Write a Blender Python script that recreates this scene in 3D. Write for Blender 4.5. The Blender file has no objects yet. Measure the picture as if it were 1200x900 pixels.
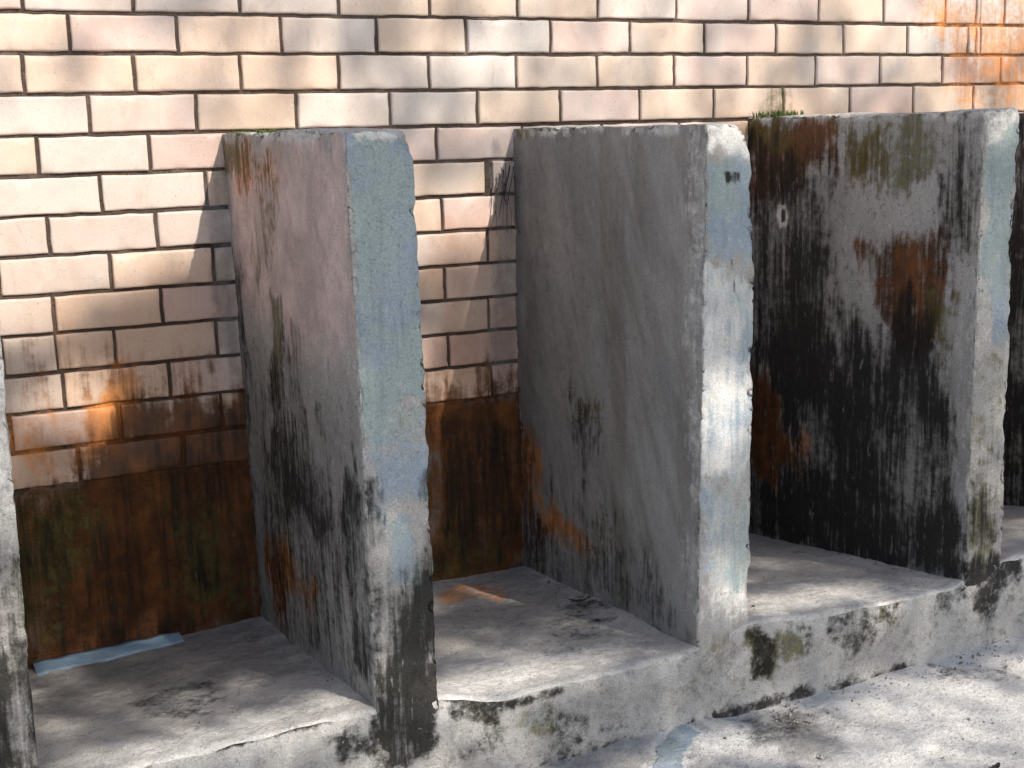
import bpy, math, random
import numpy as np
from mathutils import Vector

# All lengths in metres. x runs along the tiled wall, y = 0 is the wall face (stalls open towards -y), z = 0 is a tile course.
D = 0.7895; ZG = -1.4160; TL = 0.21732
PARTS = [
    {'key': 'P1', 'bl': [[-0.2725, 0, -0.2436], [-0.27990000000000004, 0, -1.33]], 'fl': [[-0.2525, -0.7895, -0.2493], [-0.2599, -0.7895, -1.2128]], 'fr': [[-0.1375, -0.7895, -0.2493], [-0.1449, -0.7895, -1.2128]], 'chips': [(-0.1402, -0.7895, -0.6692, 0.05, 0.014), (-0.1428, -0.7895, -1.0582, 0.04, 0.012)], 'label': 'leftmost partition, only its speckled grey front edge showing beside the rusty wall foot', 'step': 0.008},
    {'key': 'P2', 'bl': [[0.402, 0.0, -0.2436], [0.4219, 0.0, -1.3242]], 'fl': [[0.4012, -0.7895, -0.2493], [0.4133, -0.7895, -1.2185]], 'fr': [[0.5234, -0.7895, -0.2493], [0.5242, -0.7895, -1.262]], 'chips': [(0.5158, -0.7895, -0.2505, 0.06, 0.035), (0.5205, -0.7895, -0.3868, 0.03, 0.012), (0.4094, -0.7895, -0.2589, 0.05, 0.014), (0.5266, -0.7895, -0.8399, 0.04, 0.014), (0.4219, -0.7895, -1.0366, 0.05, 0.012)], 'label': 'second partition from the left, blue grey painted front edge and tall black streak on its side'},
    {'key': 'P3', 'bl': [[1.0875, 0.0, -0.2478], [1.0914, 0.0, -1.316]], 'fl': [[1.1007, -0.7895, -0.2512], [1.0771, -0.7895, -1.2355]], 'fr': [[1.1976, -0.7895, -0.2563], [1.207, -0.7895, -1.2143]], 'chips': [(1.1938, -0.7895, -0.2624, 0.06, 0.03), (1.2006, -0.7895, -0.3884, 0.03, 0.012), (1.203, -0.7895, -0.6971, 0.04, 0.012), (1.0797, -0.7895, -0.7014, 0.03, 0.01), (1.1839, -0.7895, -1.1568, 0.05, 0.02)], 'label': 'middle partition with smooth plain dark grey side and white spotted front edge'},
    {'key': 'P4', 'bl': [[1.7611, 0.0, -0.2389], [1.7598, 0.0, -1.2611]], 'fl': [[1.7795, -0.7895, -0.2392], [1.7729, -0.7895, -1.2266]], 'fr': [[1.8791, -0.7895, -0.2356], [1.8753, -0.7895, -1.2206]], 'chips': [(1.8846, -0.7895, -0.3299, 0.035, 0.018), (1.8912, -0.7895, -0.526, 0.05, 0.022), (1.8908, -0.7895, -0.69, 0.04, 0.018), (1.8785, -0.7895, -0.9127, 0.05, 0.016), (1.7725, -0.7895, -1.0123, 0.05, 0.012), (1.8696, -0.7895, -0.2389, 0.03, 0.014)], 'label': 'partition right of the smooth grey one, its side covered in black mould and rust patches'},
    {'key': 'P5', 'bl': [[2.4211, 0.0, -0.2389], [2.4198, 0.0, -1.2611]], 'fl': [[2.4395000000000002, -0.7895, -0.2392], [2.4329, -0.7895, -1.2266]], 'fr': [[2.5391, -0.7895, -0.2356], [2.5353, -0.7895, -1.2206]], 'chips': [(2.5446, -0.7895, -0.3299, 0.035, 0.018), (2.5512, -0.7895, -0.526, 0.05, 0.022), (2.5508, -0.7895, -0.69, 0.04, 0.018), (2.5385, -0.7895, -0.9127, 0.05, 0.016), (2.4325, -0.7895, -1.0123, 0.05, 0.012), (2.5296, -0.7895, -0.2389, 0.03, 0.014)], 'label': 'rightmost partition, only a black sliver of its side showing at the picture edge', 'step': 0.01},
]
ROWOFF = {0: 0.242, 1: 0.11, 2: 0.0175, 3: 0.1341, 4: 0.2473, 5: 0.1483, 6: 0.2516, 7: 0.1508, 8: 0.2507, 9: 0.1471, 10: 0.2573, 12: 0.0568, 11: 0.1471}
CUTS = {0: [2.5252, 2.5441], 1: [2.5291, 2.5449], 9: [0.0323], 5: [1.0329]}
FLOOR_X = [-2.6, -0.0698, -0.0221, 0.1252, 0.2374, 0.3778, 0.418, 0.5299, 0.6436, 0.792, 0.8608, 1.0375, 1.0914, 1.205, 1.317, 1.5562, 1.7225, 1.8876, 5.0]; FLOOR_BACK = [-1.346, -1.346, -1.3443, -1.3392, -1.3353, -1.3261, -1.3235, -1.3215, -1.3195, -1.3169, -1.3157, -1.3159, -1.316, -1.3193, -1.3225, -1.3294, -1.3342, -1.335, -1.335]; FLOOR_FRONT = [-1.2384, -1.2384, -1.2384, -1.2379, -1.2377, -1.2374, -1.2387, -1.2423, -1.2687, -1.2654, -1.2652, -1.2645, -1.2522, -1.2264, -1.2385, -1.2513, -1.2526, -1.2129, -1.2129]
GX = [-300.0, 0.7271, 1.1585, 1.4691, 1.958, 300.0]; GZ = [-1.4206, -1.4206, -1.4154, -1.418, -1.4014, -1.4014]
STRIP = ([-0.073, -0.018, -1.3434], [0.2335, -0.018, -1.3366]); STRIP_W = 0.065; WEB = (1.0852, -0.3359)
MOSS = [(1.7661, 1.8511000000000002, -0.12, -0.004, -0.2389, -0.2392, 220, 0.022, 'bright green moss tuft at the back of the mouldy partition top against the tiles', 1), (0.40700000000000003, 0.502, -0.3, -0.004, -0.2436, -0.2493, 260, 0.009, 'thin green moss along the top of the partition with the tall black streak', 2)]
LEAVES = [(1.04, -0.378, 0.055, 0.014, -0.35, 0.8, 'F', 'small dark curled leaf lying on the floor of the middle stall'), (1.431, -1.218, 0.034, 0.013, 0.3, 0.6, 'G', 'dark dead leaf lying on the pale ground at the lower right')]
SUN_DIR = (-0.28, 1.0, -0.85); SUN_E = 5.0; SKY = 0.15
CAM_P = [-0.3229, -2.8701, -0.2619]; CAM_F = 1.310514
CAM_R = [[0.896672, 0.104145, -0.430271], [-0.441913, 0.15281, -0.883947], [-0.026309, 0.982753, 0.183044]]
# weathering patches, with some shade and sunlight painted in: (stain, strength, softness in m, outline in the plane of the surface in m)
STAINS_AND_LIGHT = {
  'W': [
    ('orange', 0.62, 0.05, [[-0.0913, -0.8302], [0.0109, -0.8065], [0.098, -0.7892], [0.1705, -0.7604], [0.2569, -0.8069], [0.3288, -0.8339], [0.3955, -0.8224], [0.3938, -0.9962], [0.0488, -0.967], [-0.0673, -0.9324]]),
    ('orange', 1.2, 0.04, [[0.0544, -0.8572], [0.0909, -0.7702], [0.1426, -0.7119], [0.1962, -0.7724], [0.19, -0.8552], [0.1225, -0.9213], [0.0604, -0.9315]]),
    ('orange', 1.3, 0.02, [[0.0723, -0.8502], [0.1022, -0.7805], [0.1404, -0.739], [0.1776, -0.7833], [0.1722, -0.8531], [0.1145, -0.9109], [0.0705, -0.9144]]),
    ('brown', -0.8, 0.03, [[0.0679, -0.8405], [0.1362, -0.7477], [0.1691, -0.7787], [0.162, -0.8705], [0.1051, -0.919], [0.0663, -0.9231]]),
    ('orange', 0.4, 0.04, [[0.0705, -0.7048], [0.2092, -0.7185], [0.1962, -0.7724], [0.066, -0.7584]]),
    ('brown', 1.15, 0.045, [[-0.0968, -0.9827], [0.0329, -0.9499], [0.0813, -0.8881], [0.1475, -0.8279], [0.1953, -0.7852], [0.2649, -0.8228], [0.3087, -0.8544], [0.3879, -0.793], [0.4258, -0.7971], [0.44, -1.3543], [-0.0897, -1.3764]]),
    ('brown', 0.9, 0.03, [[0.1662, -0.8153], [0.2848, -0.8007], [0.3879, -0.793], [0.4252, -0.8066], [0.413, -0.9988], [0.1196, -0.9582]]),
    ('brown', 1.4, 0.03, [[0.0716, -1.0075], [0.1009, -0.9277], [0.1634, -0.852], [0.2542, -0.8442], [0.3965, -0.8073], [0.4287, -0.8108], [0.4273, -1.0798], [0.0758, -1.0645]]),
    ('black', 0.62, 0.05, [[0.0803, -1.0088], [0.1591, -0.9074], [0.1893, -0.8645], [0.2619, -0.8639], [0.3892, -0.8313], [0.4266, -0.8452], [0.4273, -1.0798], [0.0773, -1.0459]]),
    ('black', 0.5, 0.03, [[-0.0702, -0.9647], [0.0848, -0.9534], [0.0758, -1.0645], [-0.0719, -1.0783]]),
    ('brown', 0.9, 0.05, [[1.697, -0.7638], [3.1157, -0.7537], [3.1825, -1.6072], [1.6991, -1.3661]]),
    ('black', 0.6, 0.06, [[1.6975, -0.8995], [3.1303, -0.9399], [3.1825, -1.6072], [1.6991, -1.3661]]),
    ('tan', 0.5, 0.1, [[1.6953, -0.2398], [3.0776, -0.266], [3.1825, -1.6072], [1.6991, -1.3661]]),
    ('brown', 1.3, 0.05, [[0.0589, -0.9498], [0.2565, -0.939], [0.2224, -1.2828], [0.0336, -1.2571]]),
    ('black', -0.55, 0.05, [[0.063, -1.0063], [0.2237, -1.0108], [0.2069, -1.2405], [0.0629, -1.2241]]),
    ('orange', 0.66, 0.05, [[0.0574, -0.9682], [0.2538, -0.9768], [0.2146, -1.2616], [0.0447, -1.2303]]),
    ('green', 0.85, 0.03, [[-0.0729, -0.9954], [0.0325, -0.9554], [0.0788, -1.0273], [0.0406, -1.1723], [-0.0338, -1.3303], [-0.088, -1.3575]]),
    ('green', 0.75, 0.04, [[0.2328, -1.0121], [0.3888, -1.074], [0.4118, -1.3284], [0.2495, -1.2978], [0.2428, -1.1295]]),
    ('green', 0.9, 0.012, [[0.27, -1.2758], [0.3954, -1.2747], [0.3974, -1.3054], [0.2734, -1.3083]]),
    ('black', 0.75, 0.04, [[-0.0721, -0.9863], [0.0201, -0.9999], [-0.0141, -1.2006], [-0.072, -1.3321]]),
    ('black', 0.72, 0.05, [[0.2892, -1.001], [0.3748, -0.9936], [0.4345, -1.2817], [0.4124, -1.3184], [0.2998, -1.2574]]),
    ('black', 0.6, 0.02, [[-0.0298, -1.2832], [0.4146, -1.2822], [0.4231, -1.3367], [0.2556, -1.3449], [-0.0705, -1.3535]]),
    ('black', 0.42, 0.05, [[-0.0556, -0.9888], [0.4167, -0.9408], [0.4124, -1.3184], [-0.0695, -1.3422]]),
    ('brown', 0.55, 0.03, [[0.8482, -0.8119], [1.0846, -0.8153], [1.0861, -0.9208], [0.844, -0.9136]]),
    ('brown', 1.0, 0.02, [[0.8454, -0.8809], [1.0823, -0.895], [1.1076, -1.3365], [0.8414, -1.3553]]),
    ('black', 0.62, 0.05, [[0.8907, -0.9501], [1.0714, -0.9509], [1.096, -1.3234], [0.8789, -1.2543]]),
    ('green', 0.55, 0.04, [[0.8618, -1.124], [0.9713, -1.2046], [1.0969, -1.2904], [0.9672, -1.3233], [0.8533, -1.3359]]),
    ('orange', 0.45, 0.02, [[0.8492, -0.8936], [1.0726, -0.9087], [1.0712, -0.9573], [0.8583, -0.9358]]),
    ('orange', 0.42, 0.02, [[0.8793, -0.9591], [0.9449, -0.9881], [0.9411, -1.0931], [0.8744, -1.0837]]),
    ('orange', 0.62, 0.07, [[2.273, 0.0854], [2.3931, 0.0879], [2.8756, 0.098], [2.8987, -0.2381], [2.5006, -0.2317], [2.4306, -0.0696]]),
    ('green', 0.6, 0.03, [[1.7845, -0.173], [1.8544, -0.1823], [1.877, -0.2476], [1.7691, -0.2455]]),
    ('grey', 0.62, 0.02, [[1.0355, -0.2858], [1.102, -0.2876], [1.0864, -0.9103], [1.0272, -0.8931], [1.0111, -0.8287]]),  # narrow shadow strip left of the middle partition, painted on with corner grime
    ('black', 0.45, 0.015, [[1.0018, -0.8381], [1.0702, -0.8348], [1.0778, -0.8882], [1.0049, -0.8801]]),
    ('tan', 0.22, 0.3, [[-0.0424, 0.0528], [0.6884, 0.0701], [0.6675, -0.3317], [-0.0832, -0.3889]]),
    ('grey', 0.6, 0.03, [[0.3652, -0.3032], [0.4303, -0.2873], [0.4323, -0.8458], [0.3623, -0.8378]]),  # cast shadow beside the second partition painted into the tiles, with some grime
    ('tan', 0.42, 0.1, [[-0.0637, -0.5262], [0.1367, -0.5228], [0.2794, -0.4964], [0.4255, -0.5056], [0.4285, -1.0601], [-0.1066, -0.9995]]),
    ('tan', 0.15, 0.12, [[-0.0438, -0.3066], [0.4028, -0.2865], [0.4033, -0.5596], [-0.0668, -0.5605]]),
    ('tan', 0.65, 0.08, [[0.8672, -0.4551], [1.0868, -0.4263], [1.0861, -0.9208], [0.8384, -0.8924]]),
    ('brown', 0.28, 0.05, [[-0.0731, -0.6294], [0.0926, -0.644], [0.3736, -0.7253], [0.3861, -0.8214], [-0.0905, -0.8214]]),
  ],
  'P2L': [
    ('pink', 1.0, 0.08, [[-0.0063, -0.26], [-0.7889, -0.2657], [-0.8006, -0.5902], [-0.5476, -0.6535], [0.0028, -0.5791]]),
    ('green', 1.0, 0.02, [[0.04, -0.2434], [-0.1779, -0.2494], [-0.1462, -0.3295], [0.0218, -0.3411]]),
    ('green', 0.5, 0.04, [[-0.1771, -0.2528], [-0.4922, -0.256], [-0.4216, -0.3489], [-0.2191, -0.3452]]),
    ('orange', 0.45, 0.04, [[-0.0086, -0.2511], [-0.4908, -0.2635], [-0.4185, -0.3648], [-0.0431, -0.3935]]),
    ('brown', 0.4, 0.03, [[-0.0438, -0.2515], [-0.4114, -0.2629], [-0.3645, -0.3583], [-0.0498, -0.3665]]),
    ('black', 0.8, 0.02, [[-0.2829, -0.6727], [-0.3745, -0.6774], [-0.4468, -0.7002], [-0.5091, -0.8204], [-0.6204, -0.8614], [-0.6148, -0.9585], [-0.4923, -1.0409], [-0.3957, -0.9803], [-0.2697, -0.9751], [-0.1683, -0.9244], [-0.2354, -0.7849]]),
    ('green', 0.9, 0.01, [[-0.2941, -0.5604], [-0.3763, -0.5527], [-0.3577, -0.7645], [-0.2481, -0.7828]]),
    ('black', 0.6, 0.012, [[-0.3565, -0.5961], [-0.3925, -0.6417], [-0.3981, -0.7577], [-0.31, -0.7724]]),
    ('black', 0.5, 0.04, [[-0.0576, -1.0052], [-0.2846, -0.9001], [-0.6204, -0.8614], [-0.6467, -0.9345], [-0.4318, -1.023], [-0.1258, -1.123]]),
    ('black', 0.85, 0.018, [[-0.6778, -0.8487], [-0.7548, -0.8017], [-0.7824, -1.037], [-0.7878, -1.1905], [-0.6614, -1.2127]]),
    ('black', 0.5, 0.06, [[-0.0629, -1.0426], [-0.7661, -0.8742], [-0.7924, -1.2202], [-0.0721, -1.3112]]),
    ('orange', 0.95, 0.03, [[-0.0712, -1.128], [-0.2787, -1.0817], [-0.4691, -1.1161], [-0.4024, -1.1895], [-0.1064, -1.2763]]),
    ('brown', 0.6, 0.02, [[-0.0735, -1.1176], [-0.2141, -1.0991], [-0.3135, -1.2087], [-0.1064, -1.2763]]),
    ('green', 0.6, 0.025, [[0.0742, -0.7781], [-0.045, -0.7602], [-0.0574, -1.3159], [0.0042, -1.279]]),
    ('black', 0.55, 0.03, [[0.0353, -0.5072], [-0.0794, -0.4994], [-0.0397, -1.1462], [0.0359, -1.1667]]),
    ('grey', 0.5, 0.1, [[0.0747, -0.6621], [-0.5923, -0.6784], [-0.8099, -0.7032], [-0.8084, -1.029], [-0.0206, -1.2311], [0.0051, -0.883]]),
    ('green', 0.45, 0.02, [[-0.2378, -0.2617], [-0.4908, -0.2635], [-0.303, -0.5175], [-0.1743, -0.5453]]),
    ('black', 0.6, 0.008, [[-0.4268, -0.6047], [-0.465, -0.6003], [-0.477, -0.8267], [-0.4329, -0.8354]]),
    ('black', 0.6, 0.008, [[-0.5441, -0.7333], [-0.5845, -0.7265], [-0.6392, -0.9842], [-0.5895, -0.9976]]),
    ('black', 0.38, 0.06, [[-0.1247, -0.7667], [-0.6686, -0.7889], [-0.687, -0.9713], [-0.049, -1.1045]]),
  ],
  'P2F': [
    ('blue', 1.0, 0.008, [[0.405, -0.2588], [0.5245, -0.2589], [0.5267, -0.458], [0.5274, -0.7051], [0.481, -0.697], [0.421, -0.7369], [0.4083, -0.4505]]),
    ('blue', 0.6, 0.03, [[0.4126, -0.6923], [0.5408, -0.6843], [0.5345, -0.841], [0.4228, -0.8255]]),
    ('blue', 0.85, 0.03, [[0.4249, -0.7814], [0.4769, -0.7882], [0.5376, -0.7659], [0.5327, -0.8864], [0.4885, -0.8799], [0.4253, -0.9005]]),
    ('blue', 0.8, 0.025, [[0.4406, -0.9029], [0.5036, -0.8973], [0.4946, -1.0342], [0.4474, -1.0258]]),
    ('pale', 0.35, 0.04, [[0.4197, -0.7003], [0.5314, -0.6833], [0.5326, -0.8104], [0.4295, -0.8116]]),
    ('pale', 0.8, 0.012, [[0.3958, -0.2424], [0.5312, -0.2425], [0.5303, -0.2646], [0.4634, -0.2575], [0.4186, -0.2753], [0.397, -0.2747]]),
    ('green', 0.42, 0.01, [[0.4679, -0.7131], [0.4957, -0.7134], [0.4937, -0.7605], [0.4659, -0.7571]]),
    ('black', 0.68, 0.03, [[0.4232, -0.9454], [0.4662, -1.0292], [0.501, -0.9581], [0.5298, -0.8403], [0.5537, -0.8436], [0.5329, -1.3783], [0.3961, -1.3449]]),
    ('black', 0.8, 0.012, [[0.4106, -0.8238], [0.4319, -0.8268], [0.43, -1.131], [0.4051, -1.126]]),
    ('black', 1.15, 0.04, [[0.3965, -1.0168], [0.5558, -0.9981], [0.54, -1.4132], [0.379, -1.3728]]),
    ('black', 1.2, 0.02, [[0.3898, -1.154], [0.5492, -1.1708], [0.54, -1.4132], [0.379, -1.3728]]),
    ('black', 0.95, 0.02, [[0.4144, -1.1279], [0.5299, -1.1192], [0.5329, -1.3783], [0.404, -1.3468]]),
    ('green', 0.7, 0.008, [[0.4726, -1.1742], [0.5047, -1.1777], [0.5066, -1.21], [0.4745, -1.2031]]),
    ('green', 0.5, 0.01, [[0.3914, -1.28], [0.4389, -1.283], [0.4335, -1.3299], [0.3895, -1.3193]]),
  ],
  'P3L': [
    ('grey', 0.4, 0.15, [[-0.0094, -0.2676], [-0.6093, -0.2736], [-0.6332, -0.8461], [-0.3857, -1.0842], [-0.015, -0.9606]]),
    ('grey', 0.62, 0.08, [[-0.0015, -0.2479], [-0.182, -0.2507], [-0.1801, -1.2179], [-0.0097, -1.308]]),
    ('pale', 0.34, 0.03, [[-0.7146, -0.2589], [-0.8178, -0.2545], [-0.7899, -1.2179], [-0.7238, -1.2039]]),
    ('black', 0.5, 0.035, [[-0.2538, -0.8416], [-0.3635, -0.8237], [-0.3892, -0.9676], [-0.3336, -1.0379], [-0.2962, -0.987]]),
    ('green', 0.6, 0.018, [[-0.2859, -0.8363], [-0.3928, -0.8453], [-0.3914, -0.8909], [-0.3154, -0.8895]]),
    ('orange', 0.75, 0.02, [[0.018, -0.9667], [-0.0838, -0.9479], [-0.1413, -1.1233], [-0.3459, -1.1374], [-0.3446, -1.1775], [-0.1371, -1.2126], [-0.0065, -1.1123]]),
    ('brown', 0.7, 0.02, [[0.018, -0.9667], [-0.0521, -0.9538], [-0.0967, -1.134], [-0.1801, -1.2179], [-0.0074, -1.2646]]),
    ('black', 0.62, 0.06, [[0.0164, -1.183], [-0.1829, -1.1547], [-0.5285, -1.1614], [-0.7782, -1.1604], [-0.778, -1.2519], [-0.3799, -1.2829], [-0.0043, -1.3206]]),
    ('black', 0.42, 0.1, [[-0.1442, -1.0602], [-0.5978, -1.0685], [-0.7543, -1.1677], [-0.7541, -1.2475], [-0.1343, -1.2728]]),
    ('green', 0.5, 0.02, [[-0.3467, -1.1135], [-0.459, -1.1043], [-0.4392, -1.1673], [-0.3525, -1.1714]]),
    ('green', 0.8, 0.01, [[-0.0018, -0.2439], [-0.1201, -0.2421], [-0.1104, -0.2648], [-0.0094, -0.2676]]),
  ],
  'P3F': [
    ('pale', 0.95, 0.015, [[1.0951, -0.245], [1.1744, -0.2465], [1.2059, -0.3254], [1.1633, -0.3053], [1.0988, -0.3034]]),  # sunlit top corner, its brightness painted in
    ('blue', 0.52, 0.04, [[1.0799, -0.4929], [1.2073, -0.5009], [1.2129, -1.1797], [1.0792, -1.1555]]),
    ('blue', 0.9, 0.025, [[1.1063, -0.3252], [1.202, -0.3253], [1.2054, -0.5008], [1.1449, -0.513], [1.1027, -0.4943]]),
    ('pale', 0.5, 0.03, [[1.0756, -0.9159], [1.2109, -0.9346], [1.2135, -1.2424], [1.0751, -1.2159]]),
    ('pale', 1.0, 0.025, [[1.0799, -0.5087], [1.1333, -0.5122], [1.2079, -0.5659], [1.2109, -0.9346], [1.0756, -0.9159]]),
    ('blue', 0.7, 0.03, [[1.1412, -0.5529], [1.2058, -0.5494], [1.2069, -0.6892], [1.1651, -0.677], [1.1414, -0.6095]]),
    ('blue', 0.75, 0.03, [[1.0755, -0.9327], [1.1385, -0.9416], [1.135, -1.0958], [1.0752, -1.1653]]),
    ('blue', 0.62, 0.03, [[1.1706, -0.9547], [1.2111, -0.9605], [1.2127, -1.1531], [1.1635, -1.1532]]),
    ('pale', 0.4, 0.04, [[1.0834, -0.9169], [1.2109, -0.9346], [1.2052, -1.2498], [1.0831, -1.2262]]),
    ('black', 0.95, 0.003, [[1.1367, -0.3434], [1.1692, -0.343], [1.1712, -0.3525], [1.1597, -0.3646], [1.1405, -0.3592]]),
    ('black', 0.8, 0.002, [[1.1507, -0.5005], [1.1565, -0.5009], [1.1666, -0.5709], [1.1607, -0.5721]]),
    ('green', 0.7, 0.015, [[1.0991, -1.2257], [1.2365, -1.2468], [1.2306, -1.2944], [1.1132, -1.2745]]),
    ('black', 0.6, 0.012, [[1.2052, -1.2534], [1.2641, -1.2702], [1.2524, -1.3609], [1.2018, -1.3502]]),
    ('green', 0.6, 0.012, [[1.1969, -1.2517], [1.2726, -1.2719], [1.2525, -1.3682], [1.1976, -1.3493]]),
  ],
  'P4L': [
    ('grey', 0.6, 0.08, [[-0.0016, -0.295], [-0.3529, -0.3665], [-0.4411, -0.8006], [-0.74, -0.778], [-0.7602, -1.2118], [-0.012, -1.2793]]),
    ('black', 1.0, 0.03, [[0.0057, -0.295], [-0.1766, -0.3169], [-0.2816, -0.3674], [-0.337, -0.5676], [-0.3643, -0.7698], [-0.4116, -0.815], [-0.5558, -0.7848], [-0.7158, -0.8002], [-0.7598, -1.0956], [-0.7879, -1.2622], [-0.4268, -1.3168], [0.0262, -1.349]]),
    ('black', 0.9, 0.04, [[-0.5908, -0.6261], [-0.6598, -0.6948], [-0.72, -0.7809], [-0.7261, -1.0265], [-0.3893, -1.101], [-0.3293, -0.6295], [-0.4392, -0.7402], [-0.525, -0.7102]]),
    ('black', -1, 0.006, [[-0.1316, -0.4536], [-0.1622, -0.4483], [-0.1763, -0.4772], [-0.1667, -0.5072], [-0.1394, -0.5085], [-0.1251, -0.4793]]),
    ('pale', 0.9, 0.006, [[-0.1316, -0.4536], [-0.1622, -0.4483], [-0.1763, -0.4772], [-0.1667, -0.5072], [-0.1394, -0.5085], [-0.1251, -0.4793]]),
    ('black', 0.95, 0.003, [[-0.142, -0.4617], [-0.1624, -0.4588], [-0.1631, -0.4947], [-0.1426, -0.4977]]),
    ('black', 0.55, 0.05, [[-0.667, -0.2731], [-0.7823, -0.2577], [-0.7892, -0.5367], [-0.6806, -0.5809]]),
    ('brown', 0.95, 0.03, [[0.0062, -0.2411], [-0.3194, -0.2578], [-0.3521, -0.3369], [-0.2756, -0.3776], [-0.1619, -0.4315], [-0.0106, -0.4468]]),
    ('green', 0.7, 0.02, [[-0.0083, -0.2372], [-0.1917, -0.2412], [-0.1774, -0.3583], [-0.031, -0.3274]]),
    ('black', 0.7, 0.03, [[-0.2584, -0.3271], [-0.3521, -0.3369], [-0.3228, -0.3868], [-0.2793, -0.5304]]),
    ('green', 0.75, 0.03, [[-0.3496, -0.2486], [-0.6852, -0.2345], [-0.686, -0.3625], [-0.5688, -0.4104], [-0.3843, -0.4093]]),
    ('brown', 0.62, 0.03, [[-0.3502, -0.2682], [-0.5365, -0.2711], [-0.5277, -0.4021], [-0.3988, -0.3953]]),
    ('brown', 0.9, 0.025, [[-0.4384, -0.5311], [-0.7015, -0.4845], [-0.7183, -0.6328], [-0.6631, -0.77], [-0.5696, -0.7829], [-0.4717, -0.6568]]),
    ('orange', 0.42, 0.02, [[-0.4906, -0.5377], [-0.6883, -0.5253], [-0.6727, -0.6933], [-0.5521, -0.6877]]),
    ('green', 0.6, 0.015, [[-0.6306, -0.6225], [-0.7282, -0.6318], [-0.7209, -0.7995], [-0.6768, -0.7871]]),
    ('brown', 1.0, 0.03, [[-0.0076, -0.8604], [-0.0998, -0.8924], [-0.2428, -1.0892], [-0.2439, -1.1376], [-0.0301, -1.1946]]),
    ('orange', 0.62, 0.03, [[-0.0268, -0.9033], [-0.1005, -0.9372], [-0.2585, -1.042], [-0.2605, -1.1295], [-0.0487, -1.1764]]),
    ('black', -0.95, 0.03, [[0.0079, -0.8168], [-0.0998, -0.8924], [-0.2418, -1.0453], [-0.2438, -1.1332], [-0.0299, -1.1805]]),
    ('black', -0.5, 0.02, [[-0.2058, -0.9421], [-0.3051, -0.9255], [-0.3737, -1.1045], [-0.3426, -1.1329], [-0.2259, -1.0927]]),
    ('black', 0.5, 0.02, [[-0.6456, -0.3629], [-0.767, -0.3266], [-0.7773, -0.5375], [-0.6782, -0.5259]]),
    ('green', 0.55, 0.02, [[-0.6284, -0.8908], [-0.7057, -0.8584], [-0.7134, -1.0293], [-0.6481, -1.0437]]),
    ('pale', 0.25, 0.04, [[-0.7091, -0.5421], [-0.801, -0.5358], [-0.792, -1.0877], [-0.7423, -1.0999]]),
  ],
  'P4F': [
    ('blue', 0.85, 0.03, [[1.788, -0.3132], [1.8874, -0.2949], [1.8919, -0.4542], [1.898, -0.7276], [1.8472, -0.7046], [1.8073, -0.5925]]),
    ('pale', 0.7, 0.015, [[1.7651, -0.2304], [1.8883, -0.2288], [1.8879, -0.3037], [1.7786, -0.3129]]),
    ('pale', 0.55, 0.01, [[1.868, -0.7248], [1.898, -0.7276], [1.9047, -1.108], [1.8731, -1.1811]]),
    ('green', 0.62, 0.02, [[1.7681, -0.7703], [1.8502, -0.7601], [1.8595, -1.2572], [1.7711, -1.2418]]),
    ('green', 0.6, 0.01, [[1.7698, -0.2322], [1.805, -0.2327], [1.8057, -0.2447], [1.7706, -0.2476]]),
    ('black', 0.45, 0.05, [[1.7689, -0.9367], [1.8806, -0.9509], [1.8731, -1.1811], [1.7674, -1.1639]]),
    ('black', 1.15, 0.02, [[1.6981, -1.2483], [1.765, -1.2175], [1.8783, -1.1819], [1.8959, -1.2241], [1.8879, -1.3577], [1.8009, -1.3452]]),
  ],
  'P5L': [
    ('black', 1.0, 0.05, [[0.0474, -0.1594], [-0.7581, -0.1939], [-0.8474, -1.3855], [-0.011, -1.485]]),
    ('black', -0.35, 0.1, [[-0.2053, -0.2363], [-0.2916, -0.2386], [-0.3166, -0.6789], [-0.2294, -0.6863]]),
    ('green', 0.6, 0.03, [[-0.2506, -1.0812], [-0.4501, -1.0443], [-0.4638, -1.2698], [-0.2634, -1.3191]]),
  ],
  'P5F': [
    ('blue', 0.8, 0.02, [[2.4075, -0.195], [3.7531, -0.206], [3.8935, -0.9102], [2.4651, -0.7795]]),
  ],
  'P1F': [
    ('pale', 0.45, 0.03, [[-0.1869, -0.5118], [-0.1313, -0.5166], [-0.1409, -0.8537], [-0.2179, -0.8412]]),
    ('black', 0.5, 0.05, [[-0.2361, -0.786], [-0.1303, -0.802], [-0.1368, -1.0179], [-0.256, -0.9941]]),
    ('black', 1.0, 0.03, [[-0.2566, -1.0007], [-0.1116, -1.0159], [-0.1234, -1.3048], [-0.2818, -1.263]]),
    ('green', 0.75, 0.02, [[-0.2178, -1.0975], [-0.1562, -1.1252], [-0.1672, -1.2216], [-0.2279, -1.2065]]),
    ('green', 0.6, 0.01, [[-0.1565, -0.8512], [-0.1359, -0.9221], [-0.1442, -0.9888], [-0.1613, -0.9311]]),
  ],
  'RI': [
    ('green', 0.2, 0.06, [[0.5057, -1.2338], [1.247, -1.2488], [1.897, -1.244], [1.9026, -1.3445], [1.206, -1.3584], [0.5342, -1.3458]]),
    ('black', 1.15, 0.02, [[0.3222, -1.2671], [0.3929, -1.2487], [0.5304, -1.2731], [0.5248, -1.3304], [0.4519, -1.3505], [0.3892, -1.3241], [0.3347, -1.322]]),
    ('green', 0.6, 0.01, [[0.3912, -1.2831], [0.442, -1.2853], [0.4362, -1.3418], [0.3891, -1.3272]]),
    ('black', 0.75, 0.008, [[0.5264, -1.2496], [0.6414, -1.2814], [0.6372, -1.3069], [0.5286, -1.276]]),
    ('green', 0.6, 0.01, [[0.579, -1.2676], [0.6378, -1.2872], [0.6234, -1.3072], [0.578, -1.2936]]),
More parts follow.
